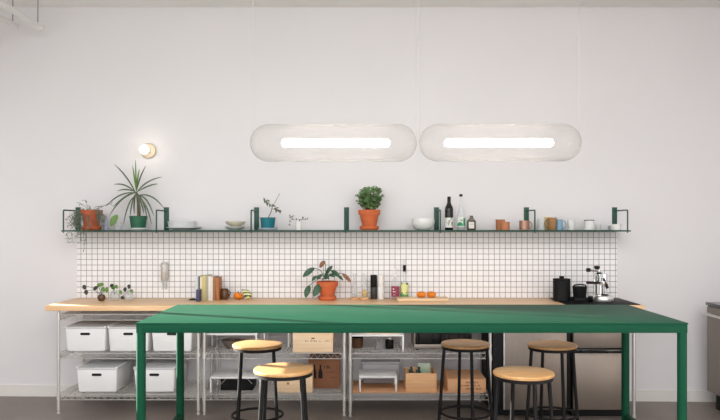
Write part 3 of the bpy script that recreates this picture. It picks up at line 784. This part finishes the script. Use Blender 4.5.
arc_patch(m, .0359, -PI / 2 - 1.2, -PI / 2 + .35, lambda u: .036, lambda u: .05 + .02 * math.sin(u * 3)); arc_patch(m, .0359, -PI / 2 + .45, -PI / 2 + 1.3, lambda u: .036, lambda u: .105)
arc_patch(m, .0359, -PI / 2 - .3, -PI / 2 + .4, lambda u: .082, lambda u: .09)
m.build('label_print', mg, t)
t = thing('flat_bottle', 'short square-shouldered brown bottle with a white label, right of the clear bottle', 'bottle', pos(471.3), 0, BG)
m = MB(); m.box(-.037, .037, -.022, .022, 0, .085, .007, 3)
m.rings([[(-.033, -.018, .083), (.033, -.018, .083), (.033, .018, .083), (-.033, .018, .083)], [(-.014, -.013, .108), (.014, -.013, .108), (.014, .013, .108), (-.014, .013, .108)], [(-.014, -.013, .112), (.014, -.013, .112), (.014, .013, .112), (-.014, .013, .112)]])
m.build('glass', M['brown_gl'], t)
MB().lathe([(0, .112), (.015, .112), (.015, .126), (0, .126)]).build('cap', M['brown_gl'], t)
MB().box(-.025, .022, -.0232, -.022, .014, .07).build('label', M['paper'], t)
marks(t, -.018, .016, .048, .007, -.0233, 31, 'label_print')


def mug(name, label, cat, px, r, h, m_, hs=0, D=SD, rt=None, th=.003, group='mugs and cups on the shelf', rim=None, base=0):
    """cup with an optional handle: hs = +1 right, -1 left; rim = material of a coloured lip"""
    rt = rt or r
    t = thing(name, label, cat, pos(px, D), 0, group)
    MB().lathe([(0, 0), (r * .92, 0), (r, .004), (rt, h), (rt - th, h), (r - th, .008), (0, .006)]).build('body', m_, t)
    if hs:
        hh = h * .36
        pts = [(hs * (r - .001 + (hh * .78) * math.sin(a)), 0, h * .52 + hh * math.cos(a)) for a in [PI * i / 10 for i in range(11)]]
        MB().tube(pts, .0042, 8).build('handle', m_, t)
    if rim: MB().lathe([(rt + .0006, h - .006), (rt + .0012, h - .001), (rt, h + .001), (rt - th, h + .0005), (rt - th - .0005, h - .005)]).build('rim', rim, t)
    return t
mug('cup', 'terracotta-coloured cup, left and taller of two beside each other', 'cup', 500.3, .038, .093, M['copper'], D=6.32, rt=.041)
mug('cup', 'terracotta-coloured cup, right and shorter of two beside each other', 'cup', 504.8, .041, .072, M['copper'], D=6.21, rt=.041)
mug('mug', 'rose-bronze mug in front of the shelf bracket, handle on the right', 'mug', 524.3, .044, .083, M['bronze'], 1)
mug('cup', 'pale grey cup left of the tan mug with a handle', 'cup', 541.5, .03, .098, M['greyceramic'], rt=.034)
mug('cup', 'pale yellow cup half hidden behind the tan mug', 'cup', 548.5, .035, .115, M['yellowc'], D=6.36)
mug('mug', 'tan mug tapering to the base with handle on the left', 'mug', 552, .034, .108, M['tan'], -1, D=6.25, rt=.04)
mug('mug', 'light blue mug right of the tan mug', 'mug', 559.5, .033, .092, M['blue'], 1, D=6.26, rt=.026)
mug('mug', 'plain white mug right of the light blue mug', 'mug', 571.3, .03, .085, M['ceramic'], 1)
mug('mug', 'wide white enamel mug with a dark rim', 'mug', 589.2, .0415, .088, M['ceramic'], 0, rim=M['slot'])
mug('cup', 'small pale grey cup right of the dark-rimmed mug', 'cup', 598.3, .024, .05, M['greyceramic'])
mug('cup', 'tiny dark grey cup left of the last white mug', 'cup', 609.3, .013, .038, M['grey'])
mug('mug', 'low white mug at the right shelf end in front of the bracket', 'mug', 616.2, .039, .052, M['ceramic'], 1, D=6.2)

# ------------------------------------------------------------------ on the worktop
def cp(px, D): return (X(px, D), D, CZ)
# rooted cuttings on the left
t = thing('vine_pot', 'dark-leaved vine growing from a small round brown pot on the worktop', 'plant', cp(101.5, 6.2))
MB().lathe([(0, 0), (.02, 0), (.033, .018), (.034, .034), (.024, .055), (.018, .056), (.02, .045), (0, .045)]).build('pot', M['brownc'], t)
def vine(t, src, spec, w=.034):
    s_, a_, b_ = MB(), MB(), MB()
    for (px, py, ang, which, dy) in spec:
        e = lp(t, px, py, dy); s0 = Vector(src)
        s_.tube([s0, (s0 + e) / 2 + Vector((0, 0, .022)), e], .0015, 6)
        d = Vector((math.cos(ang), -.25, math.sin(ang))).normalized() * w * 1.15
        (a_ if which else b_).leaf(e - d * .15, e + d * .4 + Vector((0, -.008, .004)), e + d, w, 6, (.1, -1, .35), .2, .6)
    s_.build('stem', M['leafd'], t); a_.build('leaves', M['leafb'], t); b_.build('dark_leaves', M['leafdk'], t)
vine(t, (0, 0, .05), ((84, 285.5, -1.2, 0, -.03), (86, 290.5, -1.3, 0, -.03), (97, 287, -2.3, 0, -.02), (100, 284.5, -.1, 1, -.04), (97.5, 286, .4, 1, .0), (102.5, 288, -1.0, 1, -.03), (107, 288, -1.5, 1, -.02)))
for px, D, lab, spec in ((114.5, 6.26, 'clear glass jar of rooting leaf cuttings next to the brown pot', ((110.5, 286, .3, 0, -.01), (115.5, 285.5, -.9, 1, -.02), (112, 287, -.6, 1, .02), (120, 291, -1.0, 1, -.02))),
                         (128.5, 6.24, 'clear glass jar of leaf cuttings, the one farther from the brown pot', ((129, 285, -1.4, 0, -.02), (125.5, 288, -1.7, 0, -.01), (131, 290, -1.0, 1, .0), (121.5, 297, -.6, 0, -.05)))):
    j = thing('cutting_jar', lab, 'plant', cp(px, D), 0, 'glass jars of cuttings on the worktop')
    MB().lathe([(0, 0), (.034, 0), (.04, .012), (.04, .05), (.026, .072), (.026, .085), (.024, .085), (.024, .072), (.0375, .05), (.0375, .012), (0, .005)]).build('jar', M['glass'], j)
    vine(j, (0, 0, .05), spec, .03)
# dispenser on the tiles
t = thing('wall_dispenser', 'slim metal-and-glass dispenser fixed to the tiles above the worktop', 'dispenser', (X(164.3, 6.4), 6.408, Z(280, 6.4)))
MB().lathe([(0, 0), (.031, 0), (.033, .003), (.033, .118), (.03, .121), (0, .121)]).build('cylinder', M['chrome'], t)
MB().lathe([(.033, .119), (.038, .121), (.038, .129), (.033, .131)]).build('collar', M['ceramic'], t)
MB().lathe([(0, .131), (.03, .131), (.032, .15), (.028, .156), (0, .156)]).build('cap', M['chrome'], t)
MB().box(-.012, .012, .02, .032, .02, .14).build('wall_plate', M['chrome'], t)
MB().lathe([(.022, -.085), (.024, -.08), (.026, .0), (.024, .0), (.021, -.08)]).build('glass_tube', M['glass'], t)
# flat black thing
tag(MB().box(-.03, .03, -.05, .05, 0, .008, .003).build('coaster', M['matblack'], None, cp(193.5, 6.3)), 'thin black slab lying on the worktop left of the books', 'coaster')

# books
BK = [(197.0, 200.0, 275.8, (222, 226, 230), .0, 6.34, 'pale blue-white book, leftmost of the upright row', .14),
      (197.6, 200.6, 289.2, (70, 72, 108), .0, 6.20, 'small navy book at the left end in front of the row', .1),
      (200.2, 201.4, 276.0, (56, 72, 66), .0, 6.3, 'thin dark green book beside the pale blue one', .16),
      (201.4, 203.4, 276.2, (226, 214, 188), .0, 6.3, 'cream book left of the mustard one', .17),
      (203.4, 207.0, 275.4, (204, 190, 130), .0, 6.3, 'thick mustard-yellow book in the row', .17),
      (207.0, 209.8, 275.0, (172, 168, 142), .0, 6.3, 'grey-green book right of the mustard one', .16),
      (209.8, 211.4, 275.8, (236, 234, 230), .0, 6.3, 'slim white book in the middle right of the row', .17),
      (211.4, 214.2, 276.2, (230, 218, 208), .0, 6.3, 'off-white pinkish book left of the brown one', .16),
      (214.4, 217.0, 276.6, (152, 112, 78), .0, 6.3, 'brown book second from the right end', .16),
      (217.6, 220.4, 277.2, (176, 110, 66), .03, 6.3, 'orange-brown book leaning at the right end of the row', .15)]
M['pages'] = mat('book_pages', (232, 224, 206), .9, 0, .04, 200, 0, (1, 1, 1))
for i, (x0, x1, y0, c, tilt, D, lab, dep) in enumerate(BK):
    w = (x1 - x0) * D / F - .0006; h = Z(y0, D) - CZ
    t = thing('book', lab + ' on the worktop', 'book', (X((x0 + x1) / 2, D), D - .06, CZ + (.0012 if tilt else 0)), 0, 'books standing on the worktop')
    t.rotation_euler = (0, -tilt, 0)
    mc = mat('book_cover', c, .6, 0, .05, 60)
    m = MB(); m.box(-w / 2, w / 2, 0, .003, 0, h, .0008); m.box(-w / 2, -w / 2 + .0018, .002, dep, 0, h); m.box(w / 2 - .0018, w / 2, .002, dep, 0, h)
    m.build('cover', mc, t)
    MB().box(-w / 2 + .0019, w / 2 - .0019, .0035, dep - .004, .003, h - .004).build('pages', M['pages'], t)
t = thing('brown_jug', 'round brown glazed jug at the right end of the books', 'jug', cp(224.6, 6.33))
MB().lathe([(0, 0), (.026, 0), (.037, .02), (.04, .045), (.035, .07), (.03, .082), (.033, .095), (.029, .095), (.026, .083), (.03, .07), (.033, .045), (0, .02)]).build('body', M['brownc'], t)
MB().tube([(.03 + .022 * math.sin(a), -.01, .055 + .025 * math.cos(a)) for a in [PI * i / 8 for i in range(9)]], .004, 8).build('handle', M['brownc'], t)


def ribbed(r, sz, ribs, depth, n=48, v=14):
    rings = []
    for j in range(v + 1):
        ph = -PI / 2 + PI * j / v; ring = []
        for i in range(n):
            a = 2 * PI * i / n; rr = r * max(.02, math.cos(ph)) * (1 - depth * (0.5 + 0.5 * math.cos(ribs * a)) * math.cos(ph))
            dip = .16 * math.exp(-((math.cos(ph)) / .35) ** 2) * r * (-1 if ph > 0 else 1)
            ring.append((rr * math.cos(a), rr * math.sin(a), (r * math.sin(ph) + dip) * sz))
        rings.append(ring)
    return MB().rings(rings)
t = thing('pumpkin', 'small bright orange pumpkin left of the striped gourd', 'pumpkin', cp(238, 6.35))
ribbed(.042, .76, 9, .12).build('body', M['orange'], t, (0, 0, .030))
MB().tube([(0, 0, .053), (.002, 0, .064), (.006, 0, .068)], [.005, .004, .0045], 8).build('stalk', M['twig'], t)
def stripe_mat():
    m = mat('striped_gourd_skin', (232, 218, 140), .4); nt = m.node_tree; b = nt.nodes['Principled BSDF']
    tc = nt.nodes.new('ShaderNodeTexCoord'); wv = nt.nodes.new('ShaderNodeTexWave'); wv.wave_type = 'BANDS'; wv.bands_direction = 'DIAGONAL'
    wv.inputs['Scale'].default_value = 15; wv.inputs['Distortion'].default_value = 3.5; wv.inputs['Detail'].default_value = 2
    rp = nt.nodes.new('ShaderNodeValToRGB'); rp.color_ramp.elements[0].position = .35; rp.color_ramp.elements[1].position = .5
    rp.color_ramp.elements[0].color = lin((44, 92, 56)) + (1,); rp.color_ramp.elements[1].color = lin((242, 234, 176)) + (1,)
    nt.links.new(tc.outputs['Object'], wv.inputs['Vector']); nt.links.new(wv.outputs['Color'], rp.inputs[0]); nt.links.new(rp.outputs[0], b.inputs['Base Color']); return m
t = thing('gourd', 'yellow gourd with dark green stripes leaning beside the orange pumpkin', 'gourd', cp(246.5, 6.33))
b = MB().lathe([(0, -.04), (.02, -.038), (.035, -.022), (.038, 0), (.033, .018), (.023, .034), (.017, .046), (.01, .053), (0, .055)]).build('body', stripe_mat(), t, (.006, 0, .044))
b.rotation_euler = (0, -.75, .2)
MB().tube([(-.03, 0, .078), (-.037, 0, .085), (-.04, 0, .092)], [.005, .004, .004], 8).build('stalk', M['twig'], t)

# oil and vinegar cruets
M['oil'] = mat('golden_oil', (222, 176, 52), .15)
for px, lab, oil in ((354.6, 'clear glass cruet on a round wooden foot beside the broad-leaved plant', 0), (364.6, 'glass cruet with golden oil on a round wooden foot', 1)):
    t = thing('cruet', lab, 'cruet', cp(px, 6.33), 0, 'glass cruets on the worktop')
    t.scale = (1, 1, 1.06)
    MB().lathe([(0, 0), (.04, 0), (.042, .004), (.042, .016), (.038, .02), (0, .02)]).build('wooden_foot', M['crate'], t)
    MB().lathe([(0, .021), (.022, .021), (.024, .026), (.024, .1), (.0135, .135), (.011, .19), (.015, .215), (.013, .215), (.0095, .19), (.012, .135), (.022, .1), (.022, .028), (0, .024)]).build('glass', M['glass'], t)
    if oil: MB().lathe([(0, .0275), (.0212, .0275), (.0212, .078), (0, .078)]).build('oil', M['oil'], t)
    else: MB().sphere((0, 0, .052), .012).build('bead', M['greyceramic'], t)
M['grinderdark'] = mat('dark_grinder_lower', (52, 50, 46), .5, 0, .3, 120)
for px, mu, ml, lab in ((373.7, M['matblack'], M['grinderdark'], 'tall black pepper mill beside a matching white one'), (380.8, M['ceramic'], M['white'], 'tall white salt mill beside a matching black one')):
    t = thing('mill', lab, 'mill', cp(px, 6.36), 0, 'salt and pepper mills')
    t.scale = (1, 1, 1.08)
    MB().lathe([(0, 0), (.027, 0), (.029, .003), (.029, .094), (.0275, .097), (0, .097)]).build('base', ml, t)
    MB().lathe([(0, .0985), (.0275, .0985), (.029, .101), (.029, .192), (.026, .197), (.01, .199), (0, .2)]).build('head', mu, t)
M['magenta'] = mat('magenta_label', (148, 58, 86), .5); M['limelabel'] = mat('pale_lime_label', (226, 226, 156), .5); M['limegreen'] = mat('green_label_band', (104, 168, 96), .5)
t = thing('soap_bottle', 'clear soap bottle with a magenta label and white spout', 'bottle', cp(395.2, 6.36), 0, 'soap bottles on the worktop'); t.scale = (1, 1, 1.07)
MB().lathe([(0, 0), (.03, 0), (.034, .005), (.034, .12), (.028, .145), (.014, .175), (.012, .19), (0, .19)]).build('bottle', M['glass'], t)
l_ = MB().lathe([(.0346, .02), (.0346, .105)]).build('label', M['magenta'], t)
m = MB(); arc_patch(m, .035, -PI / 2 - .75, -PI / 2 + .1, lambda u: .06, lambda u: .066); arc_patch(m, .035, -PI / 2 - .7, -PI / 2 - .3, lambda u: .08, lambda u: .09); arc_patch(m, .035, -PI / 2 - .6, -PI / 2 - .15, lambda u: .035, lambda u: .039)
m.build('label_print', M['paper'], l_)
m = MB(); m.lathe([(0, .19), (.014, .19), (.013, .215), (.007, .22), (.006, .262), (0, .263)]); m.tube([(0, 0, .258), (-.004, -.018, .262), (-.008, -.035, .255)], [.008, .007, .004], 8); m.build('pump', M['white'], t)
t = thing('soap_bottle', 'lime-and-green labelled soap bottle with a black pump collar', 'bottle', cp(404.4, 6.395), 0, 'soap bottles on the worktop'); t.scale = (1, 1, 1.07)
MB().lathe([(0, 0), (.031, 0), (.034, .005), (.034, .128), (.03, .136), (.012, .146), (.012, .226), (0, .226)]).build('bottle', M['glass'], t)
l_ = MB().lathe([(.0347, .036), (.0347, .126)]).build('label', M['limelabel'], t)
m = MB(); arc_patch(m, .0352, -PI / 2 - 1.6, -PI / 2 + 1.6, lambda u: .012, lambda u: .04 + .006 * math.sin(u * 7), 20); m.build('label_band', M['limegreen'], t)
m = MB(); arc_patch(m, .0352, -PI / 2 - .8, -PI / 2 - .45, lambda u: .05, lambda u: .056); arc_patch(m, .0352, -PI / 2 + .3, -PI / 2 + .8, lambda u: .048, lambda u: .054); arc_patch(m, .0352, -PI / 2 - 1.1, -PI / 2 - .7, lambda u: .122, lambda u: .13); arc_patch(m, .0352, -PI / 2 + .4, -PI / 2 + 1.1, lambda u: .118, lambda u: .131)
m.build('label_print', M['printblack'], t)
MB().lathe([(0, .226), (.0125, .226), (.0125, .277), (.01, .28), (0, .28)]).build('pump_collar', M['black'], t)
m = MB(); m.tube([(0, 0, .28), (0, 0, .318), (.001, -.012, .322), (.003, -.026, .318)], .0042, 8); m.build('spout', M['white'], t)

# cutting board with fruit
t = tag(MB().box(X(397.5, 6.17), X(449.5, 6.17), 6.17, 6.345, CZ, CZ + .024, .006, 3).build('cutting_board', M['pine'], None), 'pale wooden cutting board carrying the orange fruit', 'board')
for px, lab in ((421.3, 'flattened orange fruit on the cutting board, left one'), (431.3, 'flattened orange fruit on the cutting board, right one')):
    t = thing('orange_fruit', lab, 'fruit', (X(px, 6.27), 6.27, CZ + .024), 0, 'orange fruit on the cutting board')
    ribbed(.0425, .66, 5, .03).build('body', M['orange'], t, (0, 0, .0262))
    MB().lathe([(0, 0), (.008, 0), (.005, .004), (0, .005)], (0, 0, .047), 10).build('calyx', M['leafd'], t)

# coffee corner
tag(MB().box(X(549.5, 6.42), X(617.6, 6.42), 5.9, 6.425, CZ, CZ + .006, .002).build('mat', M['matblack'], None), 'black mat under the coffee things at the right worktop end', 'mat')
mz = CZ + .006
t = thing('canister', 'tall matt black lidded canister on the black mat', 'canister', (X(561.7, 6.16), 6.16, mz))
MB().lathe([(0, 0), (.069, 0), (.073, .004), (.073, .172), (.07, .175), (0, .175)], n=40).build('body', M['matblack'], t)
l_ = MB().lathe([(0, .176), (.0735, .176), (.0735, .187), (.07, .19), (0, .19)], n=40).build('lid', M['matblack'], t)
MB().lathe([(0, .19), (.02, .19), (.021, .207), (.018, .21), (0, .21)]).build('knob', M['matblack'], l_)
t = thing('knock_box', 'black coffee knock box between the canister and espresso machine', 'box', (X(579.7, 6.12), 6.12, mz))
MB().box(-.062, .062, -.06, .06, 0, .035, .006).build('base', M['matblack'], t)
MB().lathe([(0, .035), (.05, .035), (.053, .04), (.06, .12), (.062, .125), (.056, .125), (.048, .045), (0, .042)], n=32).build('tub', M['matblack'], t)
MB().tube([(-.06, 0, .12), (-.045, -.005, .138), (0, -.008, .145), (.045, -.005, .138), (.06, 0, .12)], .006, 8).build('knock_bar', M['matblack'], t)

t = thing('espresso_machine', 'chrome lever espresso machine with black handles on the black mat', 'coffee machine', (X(603, 6.12), 6.12, mz))
E = lambda px, py, dy=0: lp(t, px, py, dy)
m = MB(); m.lathe([(0, .004), (.084, .004), (.087, .01), (.084, .04), (.075, .052), (.03, .057), (0, .057)], n=40); m.build('base', M['satin'], t)
MB().lathe([(0, 0), (.08, 0), (.08, .004), (0, .004)]).build('base_pad', M['black'], t)
bx = E(599, 296).x
MB().lathe([(0, .05), (.04, .05), (.04, .06), (.036, .064), (.036, .215), (.04, .22), (.04, .232), (.024, .246), (.012, .25), (.012, .27), (0, .27)], (bx, 0, 0)).build('boiler', M['mirror'], t)
MB().lathe([(0, .27), (.014, .27), (.024, .283), (.024, .298), (.018, .301), (0, .301)], (E(597, 266).x, 0, 0)).build('boiler_cap', M['black'], t)
vz = E(589, 270).z
p = MB().tube([(bx, 0, vz - .012), (E(589, 270).x, 0, vz)], .008, 10).build('steam_valve', M['steel'], t)
MB().tube([(E(590, 270).x, 0, vz), (E(586.6, 270).x, 0, vz)], .016, 14).build('valve_knob', M['black'], p)
MB().tube([(bx - .02, -.01, vz - .02), (E(593.5, 280).x, -.03, vz - .06), (E(593.3, 293).x, -.035, .08)], .004, 8).build('steam_wand', M['mirror'], t)
gx = E(603.3, 280).x
m = MB(); m.tube([(bx, 0, .2), (gx + .005, -.02, .2)], .018, 14); m.lathe([(0, .13), (.026, .13), (.028, .15), (.022, .155), (.02, .235), (.014, .24), (0, .24)], (gx + .004, -.03, 0)); m.build('group_head', M['mirror'], t)
hz = E(590, 282.3).z
p = MB().lathe([(0, -.016), (.025, -.016), (.028, .0), (.028, .012), (0, .012)], (gx - .02, -.04, hz)).build('portafilter', M['mirror'], t)
MB().tube([(gx - .04, -.045, hz), (E(595, 282).x, -.055, hz), (E(584.5, 282).x, -.06, hz + .003)], [.007, .011, .012], 12).build('portafilter_handle', M['black'], p)
p = MB().tube([(gx, -.03, .235), E(602.5, 270, -.03), E(604, 279, -.045)], .006, 10).build('lever', M['mirror'], t)
MB().tube([E(603.6, 278, -.045), E(605.2, 283, -.05), E(607.6, 288.3, -.055)], [.008, .011, .012], 12).build('lever_grip', M['black'], p)
MB().lathe([(0, .057), (.03, .057), (.032, .062), (.028, .064), (0, .064)], (gx, -.035, 0)).build('drip_grid', M['black'], t)
MB().tube([(gx + .03, .01, .07), (gx + .03, .01, .21)], .007, 10).build('sight_tube', M['glass'], t)
t2 = tag(MB().lathe([(0, 0), (.016, 0), (.019, .012), (.021, .05), (.018, .05), (.016, .014), (0, .006)]).build('tamper_cup', M['glossblack'], None, (X(590.3, 6.06), 6.05, mz)), 'little black cup at the left foot of the espresso machine', 'cup')

# ------------------------------------------------------------------ pendant lamps over the table
def pendant(px0, px1, py, c0, c1, tx0, tx1, label):
    D = 4.45; xc = X((px0 + px1) / 2, D); zc = Z(py, D); L = (px1 - px0) * D / F; R = 18.8 * D / F
    t = thing('pendant_lamp', label, 'lamp', (xc, D, zc), 0, 'capsule pendant lamps over the table')
    rings = []; n = 48
    prof = []
    for i in range(9): a = PI / 2 * i / 8; prof.append((-L / 2 + R * (1 - math.sin(a)) if False else -L / 2 + R * (1 - math.cos(PI / 2 - a)) , R * math.sin(a)))
    prof = [(-L / 2 + R * (1 - math.cos(PI / 2 * i / 9)), R * math.sin(PI / 2 * i / 9)) for i in range(1, 10)]
    prof += [(-x, r) for x, r in reversed(prof)]
    for x, r in prof: rings.append([(x, r * math.cos(2 * PI * k / n), r * math.sin(2 * PI * k / n)) for k in range(n)])
    MB().rings(rings).build('shade', M['acrylic'], t)
    a, b = X(tx0, D) - xc, X(tx1, D) - xc; rt = .0255
    m = MB(); pr = [(a + rt * (1 - math.cos(PI / 2 * i / 6)), rt * math.sin(PI / 2 * i / 6)) for i in range(1, 7)]
    pr += [(b - (x - a), r) for x, r in reversed(pr)]
    m.rings([[(x, r * math.cos(2 * PI * k / 20), r * math.sin(2 * PI * k / 20)) for k in range(20)] for x, r in pr]); m.build('light_tube', M['glow'], t)
    m = MB(); m.tube([(-L / 2 + .004, 0, 0), (a - .0, 0, 0)], .003, 8); m.tube([(b, 0, 0), (L / 2 - .004, 0, 0)], .003, 8); m.bm.free()
    for px in (c0, c1):
        x = X(px, D) - xc; x = max(-L / 2 + .004, min(L / 2 - .004, x))
        MB().tube([(x, 0, .0), (x, 0, ZC - zc)], .0016, 6).build('cable', M['cable'], t)
        MB().lathe([(0, ZC - zc - .02), (.006, ZC - zc - .02), (.006, ZC - zc), (0, ZC - zc)], (x, 0, 0)).build('ceiling_cup', M['whitemetal'], t)
    return t
pendant(250, 417, 143, 253, 416.5, 281.5, 390, 'clear capsule pendant lamp hanging over the left half of the table')
pendant(419, 581, 142.7, 418, 579, 444.5, 553.5, 'clear capsule pendant lamp hanging over the right half of the table')

# ------------------------------------------------------------------ wall lamp
t = thing('wall_lamp', 'round wall lamp with a lit globe bulb above the dracaena', 'lamp', (X(148.8, 6.45), YB, Z(151, 6.45)))
def turn(prof, y0=0):
    m = MB().lathe(prof); bmesh.ops.rotate(m.bm, verts=m.bm.verts[:], cent=(0, 0, 0), matrix=Matrix.Rotation(PI / 2, 3, 'X')); return m
turn([(0, 0), (.064, 0), (.068, .006), (.068, .018), (.062, .026), (.03, .03), (0, .03)]).build('wall_plate', M['brass'], t)
turn([(0, .028), (.026, .028), (.024, .09), (.02, .1), (0, .1)]).build('socket', M['ceramic'], t)
MB().sphere((0, -.135, 0), .04).build('bulb', M['bulb'], t)
